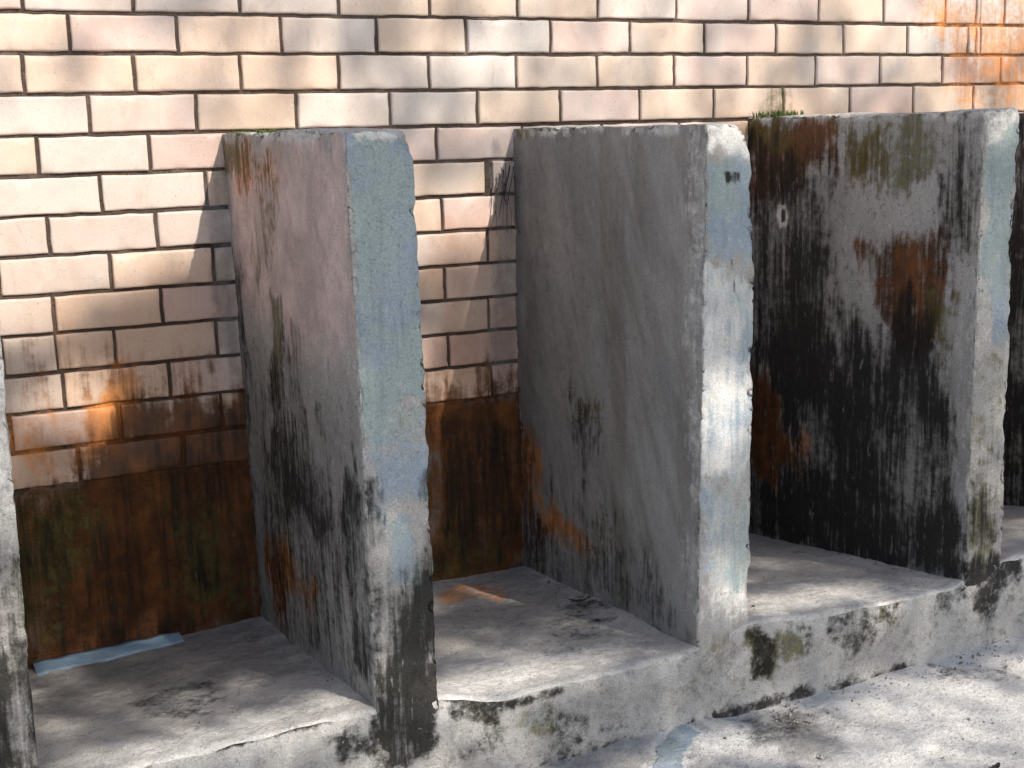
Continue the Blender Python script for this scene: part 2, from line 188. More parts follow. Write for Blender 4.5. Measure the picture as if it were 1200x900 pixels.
    ('green', 0.66, 0.02, [[0.6756, -1.2989], [0.7693, -1.3096], [0.7588, -1.3752], [0.6844, -1.3579]]),
    ('black', 0.55, 0.02, [[0.7599, -1.3278], [0.8365, -1.3278], [0.8315, -1.4026], [0.755, -1.3812]]),
    ('black', 0.6, 0.015, [[0.5241, -1.3499], [0.6539, -1.324], [0.6384, -1.3772], [0.5331, -1.3751]]),
    ('black', 0.5, 0.02, [[0.8433, -1.3638], [0.892, -1.3644], [0.8878, -1.3948], [0.8465, -1.3922]]),
    ('black', 0.65, 0.01, [[1.2052, -1.2534], [1.2641, -1.2702], [1.2524, -1.3609], [1.2018, -1.3502]]),
    ('green', 0.7, 0.014, [[1.1928, -1.2509], [1.2769, -1.2727], [1.2568, -1.3691], [1.1935, -1.3521]]),
    ('green', 0.75, 0.012, [[1.2725, -1.2591], [1.3455, -1.2622], [1.3467, -1.3288], [1.2775, -1.3184]]),
    ('black', 0.62, 0.02, [[1.3021, -1.2466], [1.4648, -1.2514], [1.4436, -1.3052], [1.3333, -1.3113]]),
    ('black', 0.5, 0.02, [[1.4429, -1.2771], [1.5107, -1.2711], [1.5126, -1.3376], [1.4554, -1.3263]]),
    ('green', 0.6, 0.01, [[1.538, -1.2611], [1.5938, -1.26], [1.5959, -1.3215], [1.5535, -1.3133]]),
    ('black', 0.6, 0.01, [[1.5424, -1.2544], [1.5843, -1.2564], [1.5762, -1.2948], [1.548, -1.2857]]),
    ('black', 0.8, 0.02, [[1.6887, -1.2543], [1.7711, -1.2418], [1.885, -1.2124], [1.9456, -1.1929], [1.9004, -1.3041], [1.8526, -1.3669], [1.7734, -1.2909], [1.7195, -1.2947]]),
    ('black', 0.6, 0.015, [[1.7922, -1.4228], [1.9043, -1.3749], [1.8932, -1.4069], [1.8053, -1.4354]]),
    ('pale', 0.45, 0.04, [[0.5367, -1.281], [0.672, -1.3031], [0.6363, -1.3366], [0.5342, -1.3458]]),
    ('grey', 0.55, 0.08, [[-0.0512, -1.2211], [0.3464, -1.246], [1.0433, -1.271], [1.2051, -1.2318], [1.8965, -1.2341], [2.082, -1.2555], [2.0934, -1.4215], [1.1648, -1.4223], [0.7212, -1.4415], [-0.0899, -1.3727]]),  # shade on the step front put into the colour
    ('black', 1.0, 0.005, [[-0.0259, -1.236], [0.1254, -1.235], [0.3469, -1.2352], [0.3464, -1.246], [0.1246, -1.2468], [-0.0268, -1.2475]]),
    ('black', 0.9, 0.006, [[0.5268, -1.2384], [0.6726, -1.2816], [0.7791, -1.2779], [0.7789, -1.2863], [0.6723, -1.2932], [0.5263, -1.2512]]),
    ('black', 0.95, 0.007, [[0.7274, -1.4088], [0.9199, -1.4128], [1.1585, -1.4063], [1.2849, -1.3973], [1.4688, -1.4084], [1.6636, -1.4104], [1.6643, -1.4281], [1.4693, -1.4257], [1.2851, -1.4159], [1.1586, -1.4246], [0.9196, -1.4339], [0.7269, -1.4291]]),
    ('grey', 0.35, 0.05, [[1.0434, -1.2534], [1.2052, -1.2498], [1.1856, -1.427], [1.0428, -1.4128]]),
  ],
  'FL': [
    ('grey', 0.72, 0.08, [[-0.0746, -0.0126], [0.4212, -0.003], [0.4372, -0.5241], [0.2793, -0.4867], [0.0385, -0.4971], [-0.119, -0.45]]),  # left stall: shade at the back painted in, over staining
    ('black', 0.45, 0.03, [[0.0584, -0.3835], [0.199, -0.4107], [0.1616, -0.6368], [0.0246, -0.5763]]),
    ('grey', 0.62, 0.08, [[0.8492, -0.0273], [1.0914, -0.0], [1.1114, -0.4857], [0.8913, -0.5066], [0.7206, -0.3396]]),  # middle stall: painted shade towards the wall, plus stains
    ('orange', 0.46, 0.015, [[0.8492, -0.0273], [0.9804, -0.1267], [0.9218, -0.2476], [0.7967, -0.151]]),
    ('pink', 0.7, 0.01, [[1.099, -0.0273], [1.1452, -0.1106], [1.1063, -0.1398], [1.0742, -0.0898]]),
    ('black', 0.4, 0.03, [[0.9184, -0.4549], [1.038, -0.3095], [1.1165, -0.4043], [0.9104, -0.6539], [0.8287, -0.6265]]),
    ('grey', 0.6, 0.07, [[1.8738, 0.1126], [1.8723, -0.4934], [1.8015, -0.7277], [1.7505, -0.3908], [1.6708, -0.1713]]),  # right stall: shade deep in the bay painted as grey, plus stains
    ('grey', 0.5, 0.02, [[1.701, -0.5411], [1.806, -0.6357], [1.7687, -0.6756], [1.679, -0.5667]]),
    ('green', 0.4, 0.015, [[0.346, -0.0651], [0.4249, -0.0809], [0.3931, -0.2053], [0.3285, -0.1692]]),
    ('pale', 0.6, 0.05, [[0.0074, -0.6748], [0.4103, -0.6031], [0.4151, -0.7294], [-0.0124, -0.7876]]),  # left stall: sunlit front of the floor painted paler
    ('pale', 0.75, 0.05, [[0.642, -0.5152], [0.956, -0.6083], [1.0555, -0.7405], [0.7615, -0.7549], [0.5349, -0.7777]]),  # middle stall: sun on the front half put into the colour
    ('pale', 0.6, 0.04, [[1.4415, -0.4729], [1.7807, -0.7026], [1.7225, -0.7895], [1.233, -0.757]]),  # right stall: painted sunlight along the front
  ],
  'G': [
    ('grey', 0.7, 0.06, [[0.7143, -0.6973], [1.1536, -0.805], [1.0215, -0.9905], [0.5355, -1.0599]]),  # partial shadow on the left ground, painted grey
    ('grey', 0.9, 0.04, [[1.1536, -0.805], [1.2814, -0.8026], [1.3494, -0.8791], [1.3827, -0.9664], [1.278, -1.0148], [1.1503, -1.0239], [1.115, -0.9146]]),
    ('black', 0.45, 0.03, [[1.1636, -0.8198], [1.3201, -0.8624], [1.2841, -0.9328], [1.1386, -0.9363]]),
    ('pale', 0.6, 0.08, [[1.2906, -0.8457], [1.9474, -0.7999], [1.4747, -1.2443], [1.2094, -1.0958]]),
    ('blue', 1.1, 0.01, [[0.957, -0.8256], [1.0481, -0.7815], [1.0429, -0.8486], [0.9773, -0.8948], [0.9025, -0.9805], [0.8599, -0.9567]]),
    ('pale', 0.8, 0.03, [[1.029, -0.8105], [1.155, -0.8598], [1.0617, -0.9341], [0.9404, -0.9451]]),
    ('black', 0.4, 0.04, [[1.6795, -0.8161], [1.8713, -0.8714], [1.7659, -0.9705], [1.6451, -0.9014]]),
    ('grey', -1, 0.02, [[0.9515, -0.8098], [1.0611, -0.7617], [1.0515, -0.8534], [0.977, -0.9067], [0.899, -0.9969], [0.8448, -0.9666]]),
    ('pale', 1.0, 0.02, [[0.9492, -0.8379], [1.0353, -0.8009], [1.0249, -0.8638], [0.9687, -0.902], [0.9177, -0.9515], [0.8827, -0.9319]]),
  ],
}

random.seed(4)
scene = bpy.context.scene
C = scene.collection

# ------------------------------------------------------------------ helpers
def hash3(ix, iy, iz, seed):
    n = (ix * 374761393 + iy * 668265263 + iz * 1274126177 + seed * 974711) & 0x7fffffff
    n = ((n ^ (n >> 13)) * 1274126177) & 0x7fffffff
    n = (n ^ (n >> 16)) & 0xffff
    return n / 65535.0

def vnoise(P, scale, seed=0):
    Q = np.asarray(P, float) * scale + 1000.0
    I = np.floor(Q).astype(np.int64); F = Q - I
    F = F * F * (3 - 2 * F)
    out = 0
    for dx in (0, 1):
        for dy in (0, 1):
            for dz in (0, 1):
                w = (F[:, 0] if dx else 1 - F[:, 0]) * (F[:, 1] if dy else 1 - F[:, 1]) * (F[:, 2] if dz else 1 - F[:, 2])
                out = out + w * hash3(I[:, 0] + dx, I[:, 1] + dy, I[:, 2] + dz, seed)
    return out

def fbm(P, scale, octv=4, seed=0, gain=.5):
    s = 0; a = 1; t = 0
    for o in range(octv):
        s = s + a * vnoise(P, scale * 2.03 ** o, seed + o * 17); t += a; a *= gain
    return s / t

def sstep(a, b, x):
    t = np.clip((x - a) / (b - a), 0, 1)
    return t * t * (3 - 2 * t)

def poly_sd(P, poly):
    """signed distance (positive inside) from 2-D points to a polygon"""
    poly = np.asarray(poly, float); n = len(poly)
    d = np.full(len(P), 1e9); inside = np.zeros(len(P), bool)
    for i in range(n):
        a = poly[i]; b = poly[(i + 1) % n]
        e = b - a; w = P - a
        t = np.clip((w @ e) / max(e @ e, 1e-12), 0, 1)
        d = np.minimum(d, np.hypot(*(w - t[:, None] * e).T))
        c = (a[1] > P[:, 1]) != (b[1] > P[:, 1])
        if abs(e[1]) > 1e-12:
            inside ^= c & (P[:, 0] < (P[:, 1] - a[1]) / e[1] * e[0] + a[0])
    return np.where(inside, d, -d)

CH = ['black', 'brown', 'green', 'orange', 'blue', 'pale', 'pink', 'tan', 'grey']
def paint(P2, surface, P3, seed=0):
    """stain and painted light densities (n, 9) of a surface from its list of patches"""
    out = np.zeros((len(P2), 9))
    for ch, amt, blur, poly in STAINS_AND_LIGHT.get(surface, []):
        lo = np.min(poly, 0) - blur * 2 - .03; hi = np.max(poly, 0) + blur * 2 + .03
        k = np.where(np.all((P2 > lo) & (P2 < hi), 1))[0]
        if not len(k): continue
        if ch in ('black', 'brown', 'green', 'orange') and surface[-1] in 'LFIW' and blur > .0065: blur = max(blur * 1.5, .016)
        wob = (fbm(P3[k] * [1, 1, .45], 24, 4, seed + 5, .65) - .5) * 4.0 * min(blur * 1.1, .045)
        v = sstep(-blur, blur, poly_sd(P2[k], poly) + wob) * abs(amt)
        if ch in ('black', 'green') and amt > 0 and blur > .01: v = v * np.clip(.62 + .85 * (fbm(P3[k], 5, 3, seed + 90) - .5) * 2 + .28, .35, 1.08)
        c = CH.index(ch)
        if amt < 0: out[k, c] *= 1 - v
        else: out[k, c] = np.maximum(out[k, c], v)
    return out

def mesh_obj(name, V, F, mat, parent=None, chans=None, smooth=True, loose_tri=False):
    V = np.asarray(V, np.float32); F = np.asarray(F, np.int32)
    me = bpy.data.meshes.new(name)
    k = F.shape[1]
    me.vertices.add(len(V)); me.vertices.foreach_set('co', V.ravel())
    me.loops.add(F.size); me.loops.foreach_set('vertex_index', F.ravel())
    me.polygons.add(len(F))
    me.polygons.foreach_set('loop_start', np.arange(0, F.size, k, dtype=np.int32))
    me.polygons.foreach_set('loop_total', np.full(len(F), k, np.int32))
    me.polygons.foreach_set('use_smooth', np.full(len(F), smooth))
    me.update(calc_edges=True); me.validate()
    if chans is not None:
        for i, nm in enumerate(('stain_a', 'stain_light_b', 'stain_shade_c')):
            at = me.attributes.new(nm, 'FLOAT_COLOR', 'POINT')
            col = np.ones((len(V), 4), np.float32); col[:, :3] = chans[:, i * 3:i * 3 + 3]
            at.data.foreach_set('color', col.ravel())
    me.materials.append(mat)
    o = bpy.data.objects.new(name, me); C.objects.link(o)
    if parent: o.parent = parent
    return o

def tag(o, label=None, cat=None, group=None, kind=None):
    if label: o['label'] = label
    if cat: o['category'] = cat
    if group: o['group'] = group
    if kind: o['kind'] = kind
    return o

def grid_faces(nu, nv, base=0):
    i = np.arange(nu - 1)[:, None]; j = np.arange(nv - 1)[None, :]
    a = (base + i * nv + j).ravel()
    return np.stack([a, a + nv, a + nv + 1, a + 1], 1)

# ------------------------------------------------------------------ materials
class NT:
    def __init__(s, name):
        s.m = bpy.data.materials.new(name); s.m.use_nodes = True
        s.t = s.m.node_tree; s.b = s.t.nodes['Principled BSDF']
    def n(s, typ, **kw):
        x = s.t.nodes.new(typ)
        for k, v in kw.items(): setattr(x, k, v)
        return x
    def l(s, a, b): s.t.links.new(a, b)
    def setin(s, sock, v):
        if isinstance(v, bpy.types.NodeSocket): s.l(v, sock)
        else: sock.default_value = v
    def math(s, op, a, b=0.0, c=None, clamp=False):
        x = s.n('ShaderNodeMath', operation=op, use_clamp=clamp)
        s.setin(x.inputs[0], a); s.setin(x.inputs[1], b)
        if c is not None: s.setin(x.inputs[2], c)
        return x.outputs[0]
    def noise(s, vec, scale, detail=6, rough=.6, dist=0.0):
        x = s.n('ShaderNodeTexNoise'); s.l(vec, x.inputs['Vector'])
        x.inputs['Scale'].default_value = scale; x.inputs['Detail'].default_value = detail
        x.inputs['Roughness'].default_value = rough; x.inputs['Distortion'].default_value = dist
        return x.outputs['Fac']
    def mapr(s, v, a, b, c=0.0, d=1.0, smooth=True):
        x = s.n('ShaderNodeMapRange', interpolation_type='SMOOTHSTEP' if smooth else 'LINEAR')
        s.setin(x.inputs['Value'], v)
        for k, q in zip(('From Min', 'From Max', 'To Min', 'To Max'), (a, b, c, d)): s.setin(x.inputs[k], q)
        return x.outputs[0]
    def mix(s, f, a, b, mode='MIX'):
        x = s.n('ShaderNodeMix', data_type='RGBA', blend_type=mode)
        s.setin(x.inputs[0], f)
        for sock, v in ((x.inputs[6], a), (x.inputs[7], b)):
            if isinstance(v, bpy.types.NodeSocket): s.l(v, sock)
            else: sock.default_value = (*v, 1)
        return x.outputs[2]
    def scale(s, vec, sc):
        x = s.n('ShaderNodeVectorMath', operation='MULTIPLY'); s.l(vec, x.inputs[0]); x.inputs[1].default_value = sc
        return x.outputs[0]
    def pos(s):
        return s.n('ShaderNodeNewGeometry').outputs['Position']
    def chans(s):
        out = {}
        for i, nm in enumerate(('stain_a', 'stain_light_b', 'stain_shade_c')):
            a = s.n('ShaderNodeAttribute', attribute_name=nm)
            sp = s.n('ShaderNodeSeparateColor'); s.l(a.outputs['Color'], sp.inputs[0])
            for j in range(3): out[CH[i * 3 + j]] = sp.outputs[j]
        return out
    def bump(s, h, strength, dist):
        x = s.n('ShaderNodeBump'); x.inputs['Strength'].default_value = strength; x.inputs['Distance'].default_value = dist
        s.l(h, x.inputs['Height']); s.l(x.outputs[0], s.b.inputs['Normal'])

STAIN_LIGHT_COL = dict(pink=(.66, .52, .49), pale=(.68, .675, .65), orange=(.56, .21, .045), brown=(.125, .046, .013),
                green=(.105, .095, .028), black=(.0150, .0145, .0130), grey=(.16, .16, .16))

def weathered(name, lo, hi, vertical=True, tiles=False, rough=.85, grain=1.0, bumpd=.004, gritty=1.0):  # weathering stains, plus the shade and sunlight painted in with the patches
    N = NT(name); p = N.pos(); ch = N.chans()
    streak_v = N.scale(p, (1, 1, .12) if vertical else (1, 1, 1))
    n1 = N.noise(p, 2.6, 4, .55)
    n2 = N.noise(p, 11, 6, .66, .3)
    n3 = N.noise(p, 55, 4, .72)
    ns = N.math('ADD', N.math('MULTIPLY', N.noise(streak_v, 24, 4, .70), .5), N.math('MULTIPLY', N.noise(N.scale(p, (1, 1, .07) if vertical else (1, 1, 1)), 85, 2, .7), .5))
    ng = N.noise(p, 300, 1, .6)
    pit = N.mapr(N.noise(p, 110, 2, .7), .30, .42)
    breakup = N.math('ADD', N.math('MULTIPLY', n2, .30), N.math('ADD', N.math('MULTIPLY', n3, .32), N.math('MULTIPLY', ns, .38)))
    breakup = N.mapr(breakup, .37, .63, -.5, .5, False)
    drips = N.mapr(N.math('ADD', N.math('MULTIPLY', n2, .22), N.math('ADD', N.math('MULTIPLY', n3, .22), N.math('MULTIPLY', ns, .56))), .37, .63, -.5, .5, False)
    if tiles:
        tint = N.n('ShaderNodeAttribute', attribute_name='tint').outputs['Color']
        cloud = N.mapr(N.noise(p, 9, 6, .6, .6), .3, .75)
        col = N.mix(N.math('MULTIPLY', cloud, .30), tint, N.mix(1.0, tint, (.74, .62, .53), 'MULTIPLY'))
        cl2 = N.mapr(N.noise(N.scale(p, (1, 1, .6)), 16, 6, .68, 1.0), .52, .70)
        col = N.mix(N.math('MULTIPLY', cl2, .38), col, (.47, .38, .33))
        gl = N.mapr(N.noise(p, 5, 4, .6, .4), .48, .66)
        col = N.mix(N.math('MULTIPLY', gl, .30), col, (.66, .64, .62))
        spk = N.mapr(N.noise(p, 140, 4, .7), .60, .72)
        col = N.mix(N.math('MULTIPLY', spk, .55), col, (.22, .13, .09))
        sc = N.mapr(N.noise(N.scale(p, (1, 1, .2)), 38, 6, .7), .60, .80)
        col = N.mix(N.math('MULTIPLY', sc, .5), col, (.40, .27, .19))
    else:
        f = N.mapr(N.math('ADD', N.math('MULTIPLY', n1, .4), N.math('ADD', N.math('MULTIPLY', n2, .35), N.math('MULTIPLY', ns, .25))), .34, .66)
        col = N.mix(f, lo, hi)
        warm = N.mapr(N.noise(p, 5.5, 5, .6), .5, .72)
        col = N.mix(N.math('MULTIPLY', warm, .30), col, (.36, .30, .25))
        bl = N.mapr(n3, .55, .70)
        col = N.mix(N.math('MULTIPLY', bl, .60 * gritty), col, tuple(c * .45 for c in lo))
        wl = N.mapr(N.noise(p, 75, 4, .75), .56, .70)
        col = N.mix(N.math('MULTIPLY', wl, .42 * gritty), col, tuple(min(.7, c * 1.5) for c in hi))
    if tiles:
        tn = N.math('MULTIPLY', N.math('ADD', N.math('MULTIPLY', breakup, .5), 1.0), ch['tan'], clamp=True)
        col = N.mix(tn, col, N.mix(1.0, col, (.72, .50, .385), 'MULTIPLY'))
    if not tiles and gritty < .9:
        # strokes left by the trowel, running up and across
        rot = N.n('ShaderNodeMapping'); N.l(p, rot.inputs[0]); rot.inputs['Rotation'].default_value = (math.radians(24), 0, 0)
        br = N.noise(N.scale(rot.outputs[0], (1, 1, .16)), 17, 4, .62, .4)
        br2 = N.noise(N.scale(p, (1, 1, .10)), 9, 4, .6, .3)
        col = N.mix(N.mapr(br, .46, .66, 0, .40), col, tuple(c * .55 for c in lo))
        col = N.mix(N.mapr(br2, .50, .68, 0, .45), col, (.17, .145, .10))
        col = N.mix(N.mapr(br, .50, .36, 0, .30), col, hi)
    if not tiles:
        pg = N.mapr(N.math('ADD', N.math('MULTIPLY', n2, .6), N.math('MULTIPLY', n1, .4)), .47, .62, .06 * gritty, .55 * gritty)
        col = N.mix(N.math('MULTIPLY', N.math('SUBTRACT', 1.0, pit), pg), col, tuple(c * .22 for c in lo))
    def layer(col, key, amp, w, op=1.0, c2=None, thr=.5):
        v = N.math('ADD', ch[key], N.math('MULTIPLY', drips if key in ('black', 'brown') and vertical else breakup, amp))
        m = N.mapr(v, thr - w, thr + w)
        gate = N.mapr(ch[key], .02, .3)
        m = N.math('MULTIPLY', N.math('MULTIPLY', m, gate), op)
        if key == 'black':
            fl = N.mapr(N.noise(N.scale(p, (1, 1, .35 if vertical else 1)), 62, 2, .6), .63, .71)
            m = N.math('MULTIPLY', m, N.math('SUBTRACT', 1.0, N.math('MULTIPLY', N.math('MULTIPLY', fl, .55), N.mapr(n2, .42, .6))))
        cc = STAIN_LIGHT_COL.get(key) if c2 is None else c2
        return N.mix(m, col, cc), m
    def vary(c, k=.6, node=None):
        return N.mix(N.mapr(node or n3, .35, .68), tuple(x * k for x in c), tuple(min(1, x * (2 - k)) for x in c))
    col, _ = layer(col, 'pink', .6, .5, .8, vary(STAIN_LIGHT_COL['pink'], .8, n2))
    col, _ = layer(col, 'grey', .6, .5, .75, vary(STAIN_LIGHT_COL['grey'], .65, n2))
    col, _ = layer(col, 'pale', .9, .4, .85, vary(STAIN_LIGHT_COL['pale'], .85, n3))
    bcol = N.mix(N.mapr(N.noise(p, 7, 5, .6), .42, .58), (.25, .315, .385), (.275, .35, .345))
    bcol = N.mix(N.mapr(n3, .55, .7), bcol, (.38, .41, .42))
    bcol = N.mix(N.math('MULTIPLY', N.mapr(ns, .5, .68), .6), bcol, (.16, .205, .235))
    col, mb = layer(col, 'blue', 1.0, .30, .88, bcol)
    col, _ = layer(col, 'orange', .9, .45, .85, vary(STAIN_LIGHT_COL['orange'], .55, n2))
    col, _ = layer(col, 'brown', 1.1, .42, .95, vary(STAIN_LIGHT_COL['brown'], .45, n2))
    col, _ = layer(col, 'green', 1.3, .42, .80, vary(STAIN_LIGHT_COL['green'], .5, n3))
    col, mk = layer(col, 'black', 1.35, .50, .95, vary(STAIN_LIGHT_COL['black'], .55, n3))
    gf = N.mapr(ng, .3, .7, 1 - .15 * grain, 1 + .12 * grain, False)
    gc = N.n('ShaderNodeCombineColor'); [N.l(gf, gc.inputs[i]) for i in range(3)]
    col = N.mix(1.0, col, gc.outputs[0], 'MULTIPLY')
    N.l(col, N.b.inputs['Base Color'])
    r = N.mapr(n2, .3, .7, rough - .12, min(1, rough + .1))
    N.l(r, N.b.inputs['Roughness'])
    N.b.inputs['Specular IOR Level'].default_value = .35 if tiles else .22
    h = N.math('ADD', N.math('MULTIPLY', n3, .9), N.math('ADD', N.math('MULTIPLY', ng, .25), N.math('MULTIPLY', pit, .22 if not tiles else .08)))
    h = N.math('ADD', h, N.math('MULTIPLY', mb, .35))
    h = N.math('ADD', h, N.math('MULTIPLY', N.math('MULTIPLY', mk, ng), .5))
    N.bump(h, .25 if tiles else .3 + .7 * gritty, bumpd if not tiles else .002)
    return N.m

M_conc = weathered('weathered_concrete', (.30, .292, .278), (.50, .488, .465))
M_smooth = weathered('trowelled_concrete', (.28, .274, .264), (.43, .423, .41), gritty=.3)
M_floor = weathered('floor_concrete', (.40, .392, .375), (.62, .61, .59), vertical=False)
M_ground = weathered('ground_concrete', (.46, .45, .435), (.72, .71, .69), vertical=False)
M_tile = weathered('glazed_brick_tile', (.5, .4, .35), (.6, .5, .45), tiles=True, rough=.5, grain=.35)
M_joint = weathered('dirty_mortar', (.035, .026, .022), (.12, .09, .072))
M_base = weathered('stained_render', (.12, .085, .065), (.22, .16, .13), bumpd=.006)

def simple(name, c1, c2, scale=20, rough=.6, trans=0, bump=0):
    N = NT(name); p = N.pos()
    col = N.mix(N.mapr(N.noise(p, scale, 6, .65), .35, .65), c1, c2)
    N.l(col, N.b.inputs['Base Color']); N.b.inputs['Roughness'].default_value = rough
    if bump: N.bump(N.noise(p, scale * 3, 6, .7), bump, .003)
    if trans:
        tr = N.n('ShaderNodeBsdfTranslucent'); N.l(col, tr.inputs['Color'])
        mx = N.n('ShaderNodeMixShader'); mx.inputs[0].default_value = trans
        out = N.t.nodes['Material Output']
        N.l(N.b.outputs[0], mx.inputs[1]); N.l(tr.outputs[0], mx.inputs[2]); N.l(mx.outputs[0], out.inputs['Surface'])
    return N.m
M_leaf = simple('tree_leaf', (.035, .07, .018), (.07, .12, .03), 3, .5, .25)
M_bark = simple('tree_bark', (.05, .04, .03), (.13, .10, .08), 18, .9, 0, .8)
M_dry = simple('dead_leaf', (.02, .016, .012), (.06, .045, .03), 60, .8)
M_web = simple('dusty_strand', (.03, .027, .025), (.10, .09, .08), 50, .9)
M_moss = simple('moss_green', (.05, .085, .02), (.14, .20, .05), 90, .9, .2)
M_blue = simple('blue_strip', (.20, .30, .40), (.28, .42, .56), 22, .55, 0, .6)

# ------------------------------------------------------------------ concrete box with worn edges
def worn_box(corners, step, chips, seed, r0=.005):
    """corners[i][j][k]: eight corner points (x: left/right, y: front/back, z: bottom/top)"""
    c = np.asarray(corners, float)
    size = np.array([np.linalg.norm(c[1, 0, 1] - c[0, 0, 1]), np.linalg.norm(c[0, 1, 1] - c[0, 0, 1]), np.linalg.norm(c[0, 0, 1] - c[0, 0, 0])])
    n = [max(3, int(s / step) + 1) for s in size]
    ax = [np.linspace(0, 1, k) for k in n]
    # finer rows next to the arrises
    ax = [np.unique(np.concatenate([a, np.array([.0016, .0032, .0050]) / s, 1 - np.array([.0016, .0032, .0050]) / s])) for a, s in zip(ax, size)]
    allv = []; allf = []; base = 0
    for a in range(3):
        u, v = [(1, 2), (2, 0), (0, 1)][a]
        for side in (0, 1):
            U, W = np.meshgrid(ax[u], ax[v], indexing='ij')
            P = np.zeros(U.shape + (3,)); P[..., a] = side; P[..., u] = U; P[..., v] = W
            f = grid_faces(len(ax[u]), len(ax[v]), base)
            if side == 0: f = f[:, ::-1]
            allv.append(P.reshape(-1, 3)); allf.append(f); base += U.size
    V = np.concatenate(allv); F = np.concatenate(allf)
    key = np.round(V * 1e6).astype(np.int64)
    _, first, inv = np.unique(key, axis=0, return_index=True, return_inverse=True)
    inv = inv.ravel(); V = V[first]; F = inv[F]
    def tri(T):
        x, y, z = T[:, 0:1], T[:, 1:2], T[:, 2:3]
        o = 0
        for i in (0, 1):
            for j in (0, 1):
                for k in (0, 1):
                    o = o + (x if i else 1 - x) * (y if j else 1 - y) * (z if k else 1 - z) * c[i, j, k]
        return o
    W0 = tri(V)
    r = r0 + .016 * sstep(.57, .80, fbm(W0, 13, 3, seed + 3)) + .006 * sstep(.5, .8, fbm(W0, 50, 2, seed + 9))
    for (px, py, pz, rad, amt) in chips:
        d = np.linalg.norm(W0 - np.array([px, py, pz]), axis=1)
        r = np.maximum(r, amt * sstep(rad, rad * .3, d) * (.6 + .8 * fbm(W0, 45, 3, seed)))
    L = V * size
    inn = np.clip(L, r[:, None], size - r[:, None])
    d = L - inn; dl = np.linalg.norm(d, axis=1)
    k = np.where(dl > 1e-9, np.minimum(1, r / np.maximum(dl, 1e-9)), 1)
    L2 = inn + d * k[:, None]
    W = tri(L2 / size)
    # trowel waves and grain of the cast surface
    nrm = np.stack([np.where(V[:, 0] < .001, -1, np.where(V[:, 0] > .999, 1, 0)), np.where(V[:, 1] < .001, -1, np.where(V[:, 1] > .999, 1, 0)),
                    np.where(V[:, 2] > .999, 1, 0)], 1).astype(float)
    edge = np.minimum.reduce([np.where(np.abs(nrm[:, a]) > .5, 9., np.minimum(L[:, a], size[a] - L[:, a])) for a in range(3)])
    rough = sstep(.03, .0, edge)
    W += nrm * ((fbm(W0, 4, 3, seed + 1) - .5) * .014 + (fbm(W0, 28, 4, seed + 2) - .5) * .005)[:, None]
    W -= nrm * (rough * sstep(.5, .75, fbm(W0, 55, 3, seed + 6)) * .008)[:, None]
    # small blow holes
    W -= nrm * (sstep(.80, .90, vnoise(W0, 75, seed + 4)) * .0022)[:, None]
    return W, F, V

def box_corners(bl, fl, fr, zb):
    """bl/fl/fr = (top xyz, bottom xyz) of back-left, front-left and front-right arrises"""
    bt, bb = map(np.array, bl); ft, fb = map(np.array, fl); rt, rb = map(np.array, fr)
    c = np.zeros((2, 2, 2, 3))
    def put(i, j, top, bot):
        c[i, j, 1] = top
        t = (zb - top[2]) / (bot[2] - top[2]); c[i, j, 0] = top + (bot - top) * t
    put(0, 0, ft, fb); put(1, 0, rt, rb); put(0, 1, bt, bb)
    put(1, 1, bt + (rt - ft) * [1, 0, .6], bb + (rb - fb))
    c[:, 1, :, 1] = .004
    return c

ZB = ZG - .04
for i, pd in enumerate(PARTS):
    cor = box_corners(pd['bl'], pd['fl'], pd['fr'], ZB)
    W, F, V = worn_box(cor, pd.get('step', .006), pd['chips'], 31 * i + 7)
    ch = np.zeros((len(W), 9))
    left = V[:, 0] < .02; front = V[:, 1] < .004; top = V[:, 2] > .999
    right = V[:, 0] > .98
    nm = pd['key']
    kL = np.where(left)[0]; ch[kL] = paint(W[kL][:, [1, 2]], nm + 'L', W[kL], i)
    kF = np.where(front)[0]; ch[kF] = np.where(left[kF, None], .5 * ch[kF], 0) + paint(W[kF][:, [0, 2]], nm + 'F', W[kF], i) * np.where(left[kF, None], .5, 1)
    n = fbm(W, 30, 3, i + 60); near = sstep(.035, .0, (1 - V[:, 2]) * 1.2) * (left | front)
    ch[:, 5] = np.maximum(ch[:, 5], near * sstep(.38, .58, n)); ch[:, 4] *= 1 - near * sstep(.42, .55, n)
    kT = np.where(top)[0]; n = fbm(W[kT], 15, 3, i)
    ch[kT, 5] = .45; ch[kT, 2] = .9 * sstep(.45, .6, n) * sstep(-.45, -.05, W[kT, 1]); ch[kT, 0] = .25 * n
    kR = np.where(right & ~front & ~top)[0]
    hgt = sstep(-.6, -1.35, W[kR, 2]); n = fbm(W[kR], 5, 3, i + 40)
    ch[kR, 0] = np.clip(.15 + .5 * hgt + (n - .5), 0, 1); ch[kR, 2] = .3 * hgt
    o = mesh_obj('stall_partition', W, F, M_smooth if nm == 'P3' else M_conc, chans=ch)
    tag(o, pd['label'], 'partition', 'concrete partitions between the stalls')

